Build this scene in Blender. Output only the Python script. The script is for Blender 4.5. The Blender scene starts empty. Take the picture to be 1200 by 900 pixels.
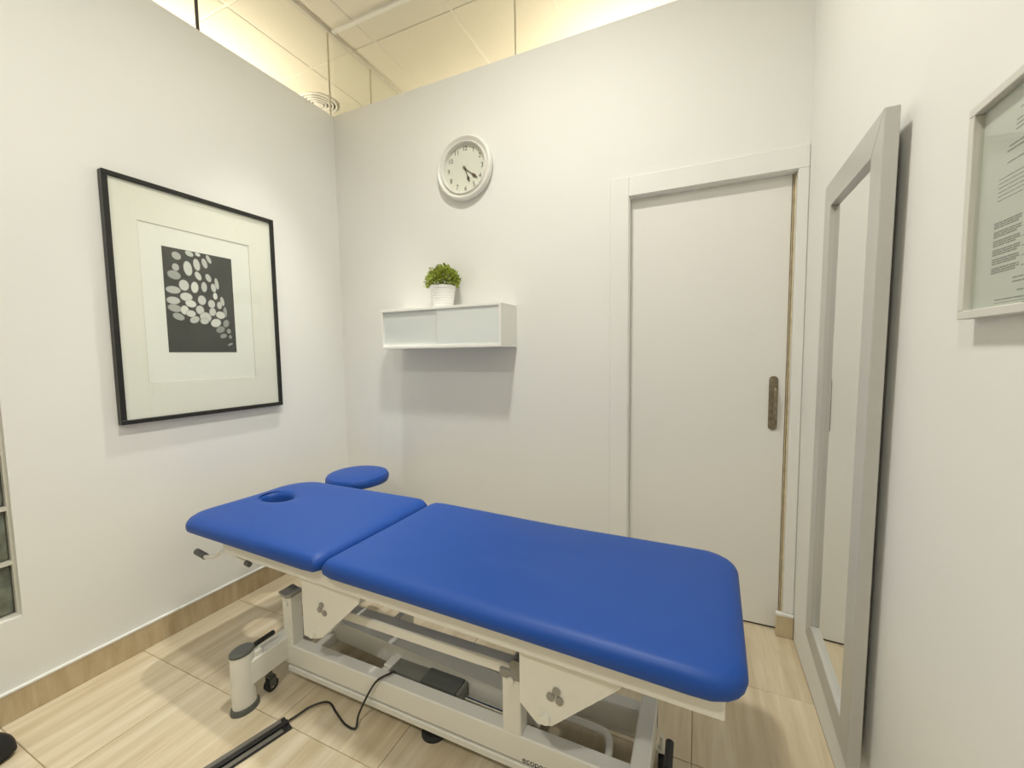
import bpy, bmesh, math, random
from mathutils import Vector, Matrix

random.seed(7)
S = bpy.context.scene
C = S.collection

# ------------------------------------------------------------------ camera
cd = bpy.data.cameras.new('camera'); cam = bpy.data.objects.new('camera', cd); C.objects.link(cam)
cd.sensor_width = 36.0; cd.lens = 484.406 * 36.0 / 1200.0; cd.clip_start = 0.02
rx, ux, fx = Vector((.9115, .4111, -.0141)), Vector((-.017, .072, .9973)), Vector((-.411, .9087, -.0726))
fx.normalize(); rx = (rx - fx * rx.dot(fx)).normalized(); ux = rx.cross(fx)
m = Matrix.Identity(4)
for i in range(3):
    m[i][0], m[i][1], m[i][2] = rx[i], ux[i], -fx[i]
m[2][3] = 1.2823
cam.matrix_world = m
S.camera = cam

# ------------------------------------------------------------------ world, colour
w = bpy.data.worlds.new('world'); S.world = w; w.use_nodes = True
w.node_tree.nodes['Background'].inputs[0].default_value = (.9, .92, 1, 1)
w.node_tree.nodes['Background'].inputs[1].default_value = .3
S.view_settings.view_transform = 'Standard'; S.view_settings.look = 'None'
S.view_settings.gamma = 1.0; S.view_settings.use_curve_mapping = False
S.view_settings.exposure = 0.17

ROOM_WARM = (1.0, .975, .89)
NEXT_WARM = (1.0, .87, .64)
P_ROOM, P_ROOM2, P_CORNER, P_NEXT, P_LEFT = 24, 25, 140, 16, 22

# room numbers (metres, camera stands over the origin)
XL, YB, XR, YF = -2.219, 2.115, .403, -3.0
ZT, ZC = 2.856, 3.40

# ------------------------------------------------------------------ helpers
def new_mat(name, col, rough=.5, metal=0.0, bump=0, bscale=200, var=0, vscale=5, spec=.5, coat=0, sheen=0):
    mt = bpy.data.materials.new(name); mt.use_nodes = True
    nt = mt.node_tree; b = nt.nodes['Principled BSDF']
    b.inputs['Base Color'].default_value = (*col, 1); b.inputs['Roughness'].default_value = rough
    b.inputs['Metallic'].default_value = metal; b.inputs['Specular IOR Level'].default_value = spec
    b.inputs['Coat Weight'].default_value = coat
    tc = nt.nodes.new('ShaderNodeTexCoord')
    if var:
        n = nt.nodes.new('ShaderNodeTexNoise'); n.inputs['Scale'].default_value = vscale; n.inputs['Detail'].default_value = 4
        nt.links.new(tc.outputs['Object'], n.inputs['Vector'])
        r = nt.nodes.new('ShaderNodeValToRGB')
        r.color_ramp.elements[0].position = .3; r.color_ramp.elements[1].position = .7
        r.color_ramp.elements[0].color = (*[c * (1 - var) for c in col], 1)
        r.color_ramp.elements[1].color = (*[min(1, c * (1 + var)) for c in col], 1)
        nt.links.new(n.outputs['Fac'], r.inputs['Fac']); nt.links.new(r.outputs['Color'], b.inputs['Base Color'])
    if bump:
        n = nt.nodes.new('ShaderNodeTexNoise'); n.inputs['Scale'].default_value = bscale; n.inputs['Detail'].default_value = 3
        nt.links.new(tc.outputs['Object'], n.inputs['Vector'])
        bp = nt.nodes.new('ShaderNodeBump'); bp.inputs['Strength'].default_value = bump; bp.inputs['Distance'].default_value = .002
        nt.links.new(n.outputs['Fac'], bp.inputs['Height']); nt.links.new(bp.outputs['Normal'], b.inputs['Normal'])
    return mt

def emit_mat(name, col, strength):
    mt = bpy.data.materials.new(name); mt.use_nodes = True; nt = mt.node_tree
    b = nt.nodes['Principled BSDF']; b.inputs['Base Color'].default_value = (*col, 1)
    b.inputs['Emission Color'].default_value = (*col, 1); b.inputs['Emission Strength'].default_value = strength
    return mt

def glass_mat(name, tint=(.98, .99, .98), refl=1.0):
    mt = bpy.data.materials.new(name); mt.use_nodes = True; nt = mt.node_tree
    for n in list(nt.nodes):
        if n.type != 'OUTPUT_MATERIAL': nt.nodes.remove(n)
    out = [n for n in nt.nodes if n.type == 'OUTPUT_MATERIAL'][0]
    t = nt.nodes.new('ShaderNodeBsdfTransparent'); t.inputs[0].default_value = (*tint, 1)
    g = nt.nodes.new('ShaderNodeBsdfGlossy'); g.inputs['Roughness'].default_value = .02
    lw = nt.nodes.new('ShaderNodeLayerWeight'); lw.inputs[0].default_value = .5
    pw = nt.nodes.new('ShaderNodeMath'); pw.operation = 'POWER'; pw.inputs[1].default_value = 5.0   # Schlick
    f = nt.nodes.new('ShaderNodeMath'); f.operation = 'MULTIPLY_ADD'; f.inputs[1].default_value = .96; f.inputs[2].default_value = .04
    nt.links.new(lw.outputs['Facing'], pw.inputs[0]); nt.links.new(pw.outputs[0], f.inputs[0])
    mu = nt.nodes.new('ShaderNodeMath'); mu.operation = 'MULTIPLY'; mu.inputs[1].default_value = refl
    mx = nt.nodes.new('ShaderNodeMixShader')
    nt.links.new(f.outputs[0], mu.inputs[0]); nt.links.new(mu.outputs[0], mx.inputs[0])
    nt.links.new(t.outputs[0], mx.inputs[1]); nt.links.new(g.outputs[0], mx.inputs[2]); nt.links.new(mx.outputs[0], out.inputs[0])
    return mt

def stone_mat(name, c0, c1, c2, axis_scale, rough=.22, seed_per_object=True):
    """cream travertine with soft veins stretched along one axis"""
    mt = bpy.data.materials.new(name); mt.use_nodes = True; nt = mt.node_tree; b = nt.nodes['Principled BSDF']
    tc = nt.nodes.new('ShaderNodeTexCoord'); oi = nt.nodes.new('ShaderNodeObjectInfo')
    mp = nt.nodes.new('ShaderNodeMapping'); mp.inputs['Scale'].default_value = axis_scale
    cb = nt.nodes.new('ShaderNodeCombineXYZ')
    mul = nt.nodes.new('ShaderNodeMath'); mul.operation = 'MULTIPLY'; mul.inputs[1].default_value = 37.0
    nt.links.new(oi.outputs['Random'], mul.inputs[0])
    for i in range(3): nt.links.new(mul.outputs[0], cb.inputs[i])
    nt.links.new(cb.outputs[0], mp.inputs['Location']); nt.links.new(tc.outputs['Object'], mp.inputs['Vector'])
    n = nt.nodes.new('ShaderNodeTexNoise'); n.inputs['Scale'].default_value = 1.0; n.inputs['Detail'].default_value = 6
    n.inputs['Roughness'].default_value = .62; n.inputs['Distortion'].default_value = .35
    nt.links.new(mp.outputs[0], n.inputs['Vector'])
    r = nt.nodes.new('ShaderNodeValToRGB'); e = r.color_ramp.elements
    e[0].position = .32; e[0].color = (*c0, 1); e[1].position = .7; e[1].color = (*c2, 1)
    k = e.new(.5); k.color = (*c1, 1)
    nt.links.new(n.outputs['Fac'], r.inputs['Fac'])
    hs = nt.nodes.new('ShaderNodeHueSaturation')
    mr = nt.nodes.new('ShaderNodeMapRange'); mr.inputs['To Min'].default_value = .93; mr.inputs['To Max'].default_value = 1.05
    nt.links.new(oi.outputs['Random'], mr.inputs['Value']); nt.links.new(mr.outputs[0], hs.inputs['Value'])
    nt.links.new(r.outputs[0], hs.inputs['Color']); nt.links.new(hs.outputs[0], b.inputs['Base Color'])
    b.inputs['Roughness'].default_value = rough
    return mt

def box(bm, lo, hi, bev=0.0, seg=1):
    lo, hi = Vector(lo), Vector(hi)
    g = bmesh.ops.create_cube(bm, size=1.0); vs = g['verts']
    for v in vs: v.co = Vector(((lo[i] + hi[i]) / 2 + v.co[i] * (hi[i] - lo[i]) for i in range(3)))
    if bev:
        es = list({e for v in vs for e in v.link_edges})
        bmesh.ops.bevel(bm, geom=es, offset=bev, segments=seg, profile=.5, affect='EDGES')
    return bm

def B(lo, hi, bev=0.0, seg=1):
    bm = bmesh.new(); return box(bm, lo, hi, bev, seg)

def prism(bm, poly, axis, a, b):
    """poly: 2D points in the two other axes (in order), extruded along axis from a to b"""
    def P(q, t):
        if axis == 'y': return (q[0], t, q[1])
        if axis == 'x': return (t, q[0], q[1])
        return (q[0], q[1], t)
    A = [bm.verts.new(P(q, a)) for q in poly]; D = [bm.verts.new(P(q, b)) for q in poly]
    n = len(poly); bm.faces.new(A); bm.faces.new(D[::-1])
    for i in range(n): bm.faces.new((A[i], D[i], D[(i + 1) % n], A[(i + 1) % n]))
    bmesh.ops.recalc_face_normals(bm, faces=bm.faces[:]); return bm

def cyl(bm, p0, p1, r0, r1=None, n=20, caps=True):
    p0, p1 = Vector(p0), Vector(p1); r1 = r0 if r1 is None else r1
    d = (p1 - p0).normalized(); a = d.orthogonal().normalized(); b = d.cross(a)
    R0 = [bm.verts.new(p0 + (a * math.cos(t) + b * math.sin(t)) * r0) for t in [2 * math.pi * i / n for i in range(n)]]
    R1 = [bm.verts.new(p1 + (a * math.cos(t) + b * math.sin(t)) * r1) for t in [2 * math.pi * i / n for i in range(n)]]
    for i in range(n): bm.faces.new((R0[i], R0[(i + 1) % n], R1[(i + 1) % n], R1[i]))
    if caps: bm.faces.new(R0[::-1]); bm.faces.new(R1)
    return bm

def smooth_path(pts, k=6):
    pts = [Vector(p) for p in pts]; out = []
    for i in range(len(pts) - 1):
        p0 = pts[max(0, i - 1)]; p1 = pts[i]; p2 = pts[i + 1]; p3 = pts[min(len(pts) - 1, i + 2)]
        for j in range(k):
            t = j / k
            out.append(.5 * ((2 * p1) + (p2 - p0) * t + (2 * p0 - 5 * p1 + 4 * p2 - p3) * t * t + (3 * p1 - p0 - 3 * p2 + p3) * t ** 3))
    out.append(pts[-1]); return out

def tube(bm, pts, r, n=12):
    pts = [Vector(p) for p in pts]; rings = []; up = None
    for i, q in enumerate(pts):
        d = (pts[min(i + 1, len(pts) - 1)] - pts[max(i - 1, 0)]).normalized()
        if up is None: up = d.orthogonal().normalized()
        up = (up - d * up.dot(d)).normalized(); s = d.cross(up)
        rings.append([bm.verts.new(q + (up * math.cos(2 * math.pi * j / n) + s * math.sin(2 * math.pi * j / n)) * r) for j in range(n)])
    for A, D in zip(rings, rings[1:]):
        for j in range(n): bm.faces.new((A[j], A[(j + 1) % n], D[(j + 1) % n], D[j]))
    bm.faces.new(rings[0][::-1]); bm.faces.new(rings[-1]); return bm

def lathe(bm, c, prof, n=32, axis='z', sx=1, sy=1):
    """prof: (radius, height) pairs; axis z or y (y: height goes towards -y)"""
    c = Vector(c); rings = []
    for r, h in prof:
        ring = []
        for i in range(n):
            t = 2 * math.pi * i / n
            if axis == 'z': q = (r * math.cos(t) * sx, r * math.sin(t) * sy, h)
            else: q = (r * math.cos(t), -h, r * math.sin(t))
            ring.append(bm.verts.new(c + Vector(q)))
        rings.append(ring)
    for A, D in zip(rings, rings[1:]):
        for i in range(n): bm.faces.new((A[i], A[(i + 1) % n], D[(i + 1) % n], D[i]))
    bm.faces.new(rings[0][::-1]); bm.faces.new(rings[-1])
    bmesh.ops.recalc_face_normals(bm, faces=bm.faces[:]); return bm

def obj(name, bm, mat, parent=None, smooth=False):
    off = Vector(parent.get('_o', (0, 0, 0))) if parent else Vector((0, 0, 0))
    if off.length: bmesh.ops.translate(bm, verts=bm.verts[:], vec=-off)
    me = bpy.data.meshes.new(name); bm.to_mesh(me); bm.free()
    if smooth:
        for q in me.polygons: q.use_smooth = True
    me.materials.append(mat)
    o = bpy.data.objects.new(name, me); C.objects.link(o)
    if parent: o.parent = parent; o['_o'] = tuple(off)
    if smooth:
        try: me.set_sharp_from_angle(angle=math.radians(35))
        except Exception: pass
    return o

def thing(name, loc, label, cat, group=None):
    o = bpy.data.objects.new(name, None); C.objects.link(o); o.location = loc; o.empty_display_size = .05
    o['_o'] = tuple(loc); o['label'] = label; o['category'] = cat
    if group: o['group'] = group
    return o

def tag(o, label, cat, group=None):
    o['label'] = label; o['category'] = cat
    if group: o['group'] = group
    return o

def struct(name, bm, mat, label=None):
    o = obj(name, bm, mat); o['kind'] = 'structure'
    if label: o['label'] = label
    return o

def sgroup(name, loc, label=None):
    o = bpy.data.objects.new(name, None); C.objects.link(o); o.location = loc; o['_o'] = tuple(loc); o['kind'] = 'structure'
    if label: o['label'] = label
    return o

def text_bm(txt, size, spacing=1.0):
    cu = bpy.data.curves.new('t', 'FONT'); cu.body = txt; cu.size = size; cu.align_x = 'CENTER'; cu.align_y = 'CENTER'
    cu.extrude = .0004; cu.space_character = spacing
    o = bpy.data.objects.new('t', cu); C.objects.link(o)
    bpy.context.view_layer.update()
    dg = bpy.context.evaluated_depsgraph_get(); me = bpy.data.meshes.new_from_object(o.evaluated_get(dg))
    bm = bmesh.new(); bm.from_mesh(me)
    bpy.data.objects.remove(o); bpy.data.curves.remove(cu); bpy.data.meshes.remove(me)
    return bm

def merge(dst, src):
    me = bpy.data.meshes.new('tmp'); src.to_mesh(me); src.free(); dst.from_mesh(me); bpy.data.meshes.remove(me); return dst

# ------------------------------------------------------------------ materials
M = {}
M['wall'] = new_mat('wall_paint', (.82, .822, .79), .6, bump=.06, bscale=350, var=.01, vscale=2)
M['wall_front'] = new_mat('low_bounce_beige_paint', (.42, .39, .33), .7, var=.02)  # unseen wall, beige darkened to cut bounce light on the couch's near side
M['door'] = new_mat('door_lacquer', (.82, .812, .775), .38, var=.008, vscale=1.5)
M['trim'] = new_mat('trim_lacquer', (.82, .822, .79), .4)
M['wood_edge'] = new_mat('bare_wood_edge', (.74, .64, .44), .6, var=.15, vscale=30)
M['dark_gap'] = new_mat('dark_gap', (.05, .045, .04), .8)
M['tile'] = stone_mat('travertine_tile', (.55, .45, .29), (.655, .555, .39), (.76, .68, .525), (20, 1.6, 20), rough=.3)
M['skirt'] = stone_mat('travertine_skirting', (.47, .35, .20), (.57, .455, .285), (.66, .55, .37), (5, 22, 4), rough=.35)
M['grout'] = new_mat('grout', (.46, .37, .23), .9, bump=.2)
M['ceil_tile'] = new_mat('mineral_ceiling_tile', (.74, .70, .60), .9, bump=.15, bscale=120, var=.02, vscale=60)
M['ceil_grid'] = new_mat('ceiling_grid_metal', (.74, .70, .62), .5)
M['header'] = new_mat('glazing_channel', (.66, .63, .55), .45)
M['gasket'] = new_mat('dark_gasket', (.06, .055, .045), .6)
M['gasket_pale'] = new_mat('pale_gasket', (.55, .50, .38), .5)
M['vent_dark'] = new_mat('vent_interior', (.16, .13, .08), .8)
M['glass'] = glass_mat('clear_glass', refl=.004)
M['pic_glass'] = glass_mat('picture_glass', refl=.8)
M['block'] = new_mat('glass_block', (.17, .19, .155), .1, bump=.6, bscale=22, var=.45, vscale=16, coat=.5)
M['mortar'] = new_mat('block_mortar', (.66, .65, .58), .7)
M['black_wood'] = new_mat('black_stained_wood', (.012, .012, .011), .35, bump=.1, bscale=90)
M['mat_board'] = new_mat('cream_mat_board', (.88, .865, .79), .8)
M['paper'] = new_mat('print_paper', (.90, .895, .84), .8)
M['bevel'] = new_mat('mat_bevel', (.72, .70, .63), .8)
M['print_dark'] = new_mat('print_dark', (.045, .045, .040), .6, var=.25, vscale=6)
M['white_plastic'] = new_mat('white_plastic', (.82, .81, .76), .3)
M['clock_face'] = new_mat('clock_face', (.84, .82, .76), .6)
M['clock_ink'] = new_mat('clock_ink', (.05, .04, .035), .5)
M['hand'] = new_mat('clock_hand', (.10, .065, .05), .4)
M['cab_white'] = new_mat('cabinet_white', (.84, .84, .80), .35)
M['frost'] = new_mat('frosted_glass', (.75, .79, .775), .35, coat=.2)
M['pot'] = new_mat('white_glazed_pot', (.90, .90, .88), .25)
M['soil'] = new_mat('plant_soil', (.05, .04, .02), .9)
M['vinyl'] = new_mat('blue_vinyl', (.007, .064, .33), .46, bump=.1, bscale=900, spec=.4)
M['steel_white'] = new_mat('white_powder_coat', (.80, .79, .73), .38)
M['steel_shade'] = new_mat('grey_powder_coat', (.30, .29, .26), .45)
M['black_plastic'] = new_mat('black_plastic', (.015, .015, .015), .45)
M['grey_plastic'] = new_mat('dark_grey_plastic', (.10, .105, .095), .5)
M['motor_grey'] = new_mat('motor_grey', (.20, .20, .17), .45)
M['chrome'] = new_mat('chrome', (.75, .75, .72), .15, metal=1)
M['bronze'] = new_mat('aged_bronze', (.30, .255, .18), .42, metal=.75, var=.25, vscale=60)
M['silver'] = new_mat('silver_painted_wood', (.54, .535, .505), .35, metal=.2, bump=.05, bscale=150)
M['mirror'] = new_mat('mirror_silvering', (.90, .92, .90), .01, metal=1)
M['cert_frame'] = new_mat('pale_frame', (.66, .65, .60), .4)
M['cert_paper'] = new_mat('certificate_paper', (.58, .60, .545), .7)
M['cert_ink'] = new_mat('certificate_ink', (.25, .26, .235), .8)
M['cable'] = new_mat('black_cable', (.02, .018, .015), .4)
M['rubber'] = new_mat('black_rubber', (.012, .012, .012), .6)
M['cover_grey'] = new_mat('cover_grey_strip', (.16, .15, .13), .3)
M['lamp_white'] = new_mat('lamp_trim', (.85, .84, .8), .4)
M['lamp_glow'] = emit_mat('lamp_glow', ROOM_WARM, 6)
M['panel_glow'] = emit_mat('panel_glow', (1, .96, .86), 5)

# foliage with small colour changes
def leaf_mat():
    mt = bpy.data.materials.new('leaf_green'); mt.use_nodes = True; nt = mt.node_tree; b = nt.nodes['Principled BSDF']
    a = nt.nodes.new('ShaderNodeAttribute'); a.attribute_name = 'Col'
    nt.links.new(a.outputs['Color'], b.inputs['Base Color']); b.inputs['Roughness'].default_value = .55
    b.inputs['Subsurface Weight'].default_value = .0
    return mt
M['leaf'] = leaf_mat()
M['print_tone'] = leaf_mat(); M['print_tone'].name = 'print_pale_tones'

# ================================================================== STRUCTURE
# ---- floor: grout bed with tiles
fl = struct('floor', B((-6.2, YF - .1, -.06), (2.0, 6.0, -.0035)), M['grout'])
struct('floor_neighbour_left', B((-6.0, YF, -.0035), (XL - .09, 5.5, 0)), M['tile']); struct('floor_neighbour_back', B((XL, YB + .09, -.0035), (1.85, 5.5, 0)), M['tile'])
TX, TY = .446, .412
gx = [TX * i - .001 for i in range(-15, 5)]
y0s = .905 - TY * 8
tile_me = {}
def tile_mesh(sx, sy):
    k = (round(sx, 4), round(sy, 4))
    if k not in tile_me:
        bm = B((-sx / 2, -sy / 2, -.012), (sx / 2, sy / 2, 0), .0012)
        me = bpy.data.meshes.new('tile'); bm.to_mesh(me); bm.free(); me.materials.append(M['tile']); tile_me[k] = me
    return tile_me[k]
for i in range(-14, 5):
    for j in range(0, 23):
        x0, x1 = TX * i, TX * (i + 1); a0, a1 = y0s + TY * j, y0s + TY * (j + 1)
        if x1 <= XL: continue                           # only the tiles of this room
        if a0 >= YB + .1 or a1 <= YF: continue
        x0, x1 = max(x0, XL), min(x1, XR); a0, a1 = max(a0, YF), min(a1, YB + .09)
        if x1 - x0 < .01 or a1 - a0 < .01: continue
        g = .0010
        o = bpy.data.objects.new('tile', tile_mesh(x1 - x0 - 2 * g, a1 - a0 - 2 * g)); C.objects.link(o)
        o.parent = fl; o.location = ((x0 + x1) / 2, (a0 + a1) / 2, 0)

# ---- walls
TH = .09
bm = bmesh.new()   # left wall with the opening for glass blocks (GY0..GY1, GZ0..GZ1)
GY0, GY1, GZ0, GZ1 = .572 - .396, .572, .362, .362 + 6 * .198
box(bm, (XL - TH, YF, 0), (XL, GY0, ZT)); box(bm, (XL - TH, GY1, 0), (XL, 5.4, ZT))
box(bm, (XL - TH, GY0, 0), (XL, GY1, GZ0)); box(bm, (XL - TH, GY0, GZ1), (XL, GY1, ZT))
struct('wall_left', bm, M['wall'])

DX0, DX1, DZ = -.3197, .3628, 2.03
bm = bmesh.new()
box(bm, (XL, YB, 0), (DX0, YB + TH, ZT)); box(bm, (DX1, YB, 0), (XR + TH, YB + TH, ZT)); box(bm, (DX0, YB, DZ), (DX1, YB + TH, ZT))
struct('wall_back', bm, M['wall'])
struct('wall_right', B((XR, YF, 0), (XR + TH, YB, ZC)), M['wall'])
struct('wall_front', B((XL - TH, YF - TH, 0), (XR + TH, YF, ZC)), M['wall_front'])
# outer shell of the neighbouring spaces
struct('wall_outer_left', B((-6.1, YF - TH, 0), (-6.0, 5.6, ZC)), M['wall'])
struct('wall_outer_back', B((-6.1, 5.5, 0), (2.0, 5.6, ZC)), M['wall'])
struct('wall_outer_right', B((1.85, YB, 0), (1.95, 5.5, ZC)), M['wall'])
struct('wall_outer_side', B((XR + TH, YB, ZT), (1.85, YB + TH, ZC)), M['wall'])
struct('wall_outer_front', B((-6.1, YF - TH, 0), (XL - TH, YF, ZC)), M['wall'])

# ---- ceiling: slab, tiles, grid
ce = struct('ceiling', B((-6.1, YF - .1, ZC + .02), (2.0, 5.6, ZC + .08)), M['ceil_tile'])
me = None
cxs = [-2.03 + .6 * i for i in range(-6, 6)]; cys = [2.32 + .6 * i for i in range(-7, 5)]
bm = B((-.292, -.292, 0), (.292, .292, .018), .003); me = bpy.data.meshes.new('ceiling_tile'); bm.to_mesh(me); bm.free(); me.materials.append(M['ceil_tile'])
for x in cxs:
    for y in cys:
        o = bpy.data.objects.new('ceiling_tile', me); C.objects.link(o); o.parent = ce; o.location = (x + .3, y + .3, ZC)
for x in cxs + [cxs[-1] + .6]: obj('grid_bar', B((x - .011, cys[0], ZC + .0035), (x + .011, cys[-1] + .6, ZC + .012)), M['ceil_grid'], ce)
for y in cys + [cys[-1] + .6]: obj('grid_bar', B((cxs[0], y - .0105, ZC + .0041), (cxs[-1] + .6, y + .0105, ZC + .0115)), M['ceil_grid'], ce)

# ---- glazing above the partitions
wl = sgroup('window_1', (XL - .045, 1.3, ZT), 'clear glass band above the left partition wall')
XG = XL - .022
cuts = [YF, -.2, 1.318, 2.115, 2.50, 3.7, 5.4]
for a0, a1 in zip(cuts, cuts[1:]):
    obj('pane', B((XG - .004, a0 + .004, ZT), (XG + .004, a1 - .004, ZC - .012)), M['glass'], wl)
for k, y in enumerate(cuts[1:-1]):
    gw = .0055 if k < 2 else .0025
    obj('gasket', B((XG - .005, y - gw, ZT), (XG + .005, y + gw, ZC - .012)), M['gasket'] if k < 2 else M['gasket_pale'], wl)
obj('top_channel', B((XG - .014, YF, ZC - .016), (XG + .014, 5.4, ZC + .003), .002), M['header'], wl)
wb = sgroup('window_2', (-1, YB + .03, ZT), 'clear glass band above the back partition wall')
YG = YB + .022
cuts = [XL, -.919, .403]
for a0, a1 in zip(cuts, cuts[1:]):
    obj('pane', B((a0 + .004, YG - .004, ZT), (a1 - .004, YG + .004, ZC - .012)), M['glass'], wb)
obj('gasket', B((-.919 - .0025, YG - .005, ZT), (-.919 + .0025, YG + .005, ZC - .012)), M['gasket_pale'], wb)
obj('top_channel', B((XL, YG - .014, ZC - .014), (XR, YG + .014, ZC + .003), .002), M['lamp_white'], wb)

# ---- glass block window in the left wall
wg = sgroup('window_3', (XL - .045, (GY0 + GY1) / 2, GZ0), 'glass block window set low in the left wall')
bm = bmesh.new()
for k in range(3):
    y = GY0 + .198 * k; a, b = max(GY0, y - .007), min(GY1, y + .007)
    box(bm, (XL - TH + .01, a, GZ0), (XL - .016, b, GZ1))
for k in range(7):
    z = GZ0 + .198 * k; a, b = max(GZ0, z - .007), min(GZ1, z + .007)
    box(bm, (XL - TH + .011, GY0, a), (XL - .017, GY1, b))
obj('mortar', bm, M['mortar'], wg)
for i in range(2):
    for k in range(6):
        y, z = GY0 + .198 * (i + .5), GZ0 + .198 * (k + .5)
        bm = B((XL - TH + .02, y - .091, z - .091), (XL - .028, y + .091, z + .091), .012, 3)
        blk = obj('glass_block', bm, M['block'], wg, True)

# ---- skirting on the left and back walls
bl = sgroup('baseboard_left', (XL, 1, 0), 'travertine skirting along the left wall')
y = YF
ys = []
while y < YB - .001:
    y2 = min(YB, y0s + TY * (math.floor((y + 1e-4 - y0s) / TY) + 1)); ys.append((y, y2)); y = y2
for a, b in ys: obj('skirting_tile', B((XL, a + .0001, .001), (XL + .011, b - .0001, .103)), M['skirt'], bl)
obj('cap_strip', B((XL, YF, .103), (XL + .013, YB, .113), .002), M['trim'], bl)
bb = sgroup('baseboard_back', (-1, YB, 0), 'travertine skirting along the back wall')
for a, b in [(XL + .012, -1.784), (-1.784, -1.338), (-1.338, -.892), (-.892, DX0 - .095), (DX1 - .028, XR - .002)]:
    obj('skirting_tile', B((a + .0006, YB - (.02 if a > 0 else .011), .001), (b - .0006, YB, .098), .001), M['skirt'], bb)
    obj('cap_strip', B((a, YB - (.022 if a > 0 else .013), .098), (b, YB, .111), .002), M['trim'], bb)

# ---- sliding door
dr = sgroup('door_1', ((DX0 + DX1) / 2, YB, 0), 'white flush sliding door with bronze pull')
leaf = obj('door_leaf', B((DX0 - .03, YB + .036, .008), (DX1 - .012, YB + .07, DZ + .02), .002), M['door'], dr)
bm = bmesh.new()
box(bm, (DX0 - .09, YB - .012, 0), (DX0, YB, DZ + .092), .003)
obj('architrave', bm, M['trim'], dr)
obj('architrave', B((DX0, YB - .012, DZ), (XR - .001, YB, DZ + .092), .003), M['trim'], dr)
obj('architrave', B((DX1, YB - .012, .112), (XR - .001, YB, DZ), .003), M['trim'], dr)
bm = bmesh.new()
box(bm, (DX0, YB - .004, 0), (DX0 + .003, YB + .034, DZ)); box(bm, (DX0, YB - .004, DZ - .003), (DX1, YB + .034, DZ))
obj('jamb_lining', bm, M['trim'], dr)
obj('jamb_edge', B((DX1 - .0045, YB + .018, .01), (DX1 - .001, YB + .075, DZ)), M['wood_edge'], dr)
obj('jamb_slot', B((DX1 - .0118, YB + .05, .01), (DX1 - .0050, YB + .075, DZ)), M['dark_gap'], dr)
obj('jamb_edge', B((DX1 - .0095, YB + .030, .01), (DX1 - .0075, YB + .05, DZ)), M['wood_edge'], dr)
obj('threshold_shadow_gap', B((DX0, YB + .04, .0005), (DX1 - .017, YB + .068, .0075)), M['dark_gap'], dr)
# pull plate
HX, HZ0, HZ1 = .305, .925, 1.168
bm = bmesh.new(); poly = []
for k in range(13): t = math.pi * k / 12; poly.append((HX + .0175 * math.cos(t), HZ1 - .0175 + .0175 * math.sin(t)))
for k in range(13): t = math.pi + math.pi * k / 12; poly.append((HX + .0175 * math.cos(t), HZ0 + .0175 + .0175 * math.sin(t)))
prism(bm, poly, 'y', YB + .032, YB + .0362)
hp = obj('pull_plate', bm, M['bronze'], leaf)
bm = bmesh.new(); tube(bm, smooth_path([(HX + .004, YB + .033, 1.115), (HX + .004, YB + .012, 1.112), (HX + .004, YB + .006, 1.09), (HX + .004, YB + .006, 1.0), (HX + .004, YB + .012, .98), (HX + .004, YB + .033, .977)], 5), .0055, 10)
obj('pull_grip', bm, M['bronze'], leaf, True)
for z in (HZ1 - .02, HZ0 + .02):
    for dx in (-.008, .008):
        bm = bmesh.new(); cyl(bm, (HX + dx, YB + .0325, z), (HX + dx, YB + .0305, z), .0035, .0025, 10); obj('screw', bm, M['bronze'], leaf)

# ================================================================== LAMPS
def downlight(x, y, r, power, col, label, group, spot=0):
    t = thing('ceiling_light', (x, y, ZC), label, 'ceiling light', group)
    bm = bmesh.new(); lathe(bm, (x, y, ZC - .012), [(r + .018, .012), (r + .018, .004), (r + .008, 0), (r, .002), (r, .012)], 36)
    obj('trim_ring', bm, M['lamp_white'], t, True)
    bm = bmesh.new(); lathe(bm, (x, y, ZC - .008), [(r - .001, 0), (r - .001, .008)], 36); obj('diffuser', bm, M['lamp_glow'], t)
    if spot:
        ld = bpy.data.lights.new('downlight', 'SPOT'); ld.spot_size = math.radians(spot); ld.spot_blend = .8; ld.shadow_soft_size = r
    else:
        ld = bpy.data.lights.new('downlight', 'AREA'); ld.shape = 'DISK'; ld.size = 2 * r; ld.spread = math.radians(156)
    ld.energy = power; ld.color = col
    lo = bpy.data.objects.new('bulb', ld); C.objects.link(lo); lo.parent = t; lo.location = (0, 0, -.016)
    if spot: lo.rotation_euler = Vector((-.22, -.52, -3.4)).to_track_quat('-Z', 'Y').to_euler()   # gimbal turned to the couch head
    return t
downlight(-.66, .90, .11, P_ROOM, ROOM_WARM, 'round recessed ceiling light above the treatment couch', 'round recessed ceiling lights')
downlight(-.56, -1.04, .11, P_ROOM2, ROOM_WARM, 'round recessed ceiling light over the open floor of the room', 'round recessed ceiling lights')
downlight(-1.62, 1.72, .06, P_CORNER, ROOM_WARM, 'small recessed ceiling spotlight above the couch head', 'round recessed ceiling lights', 54)

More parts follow.
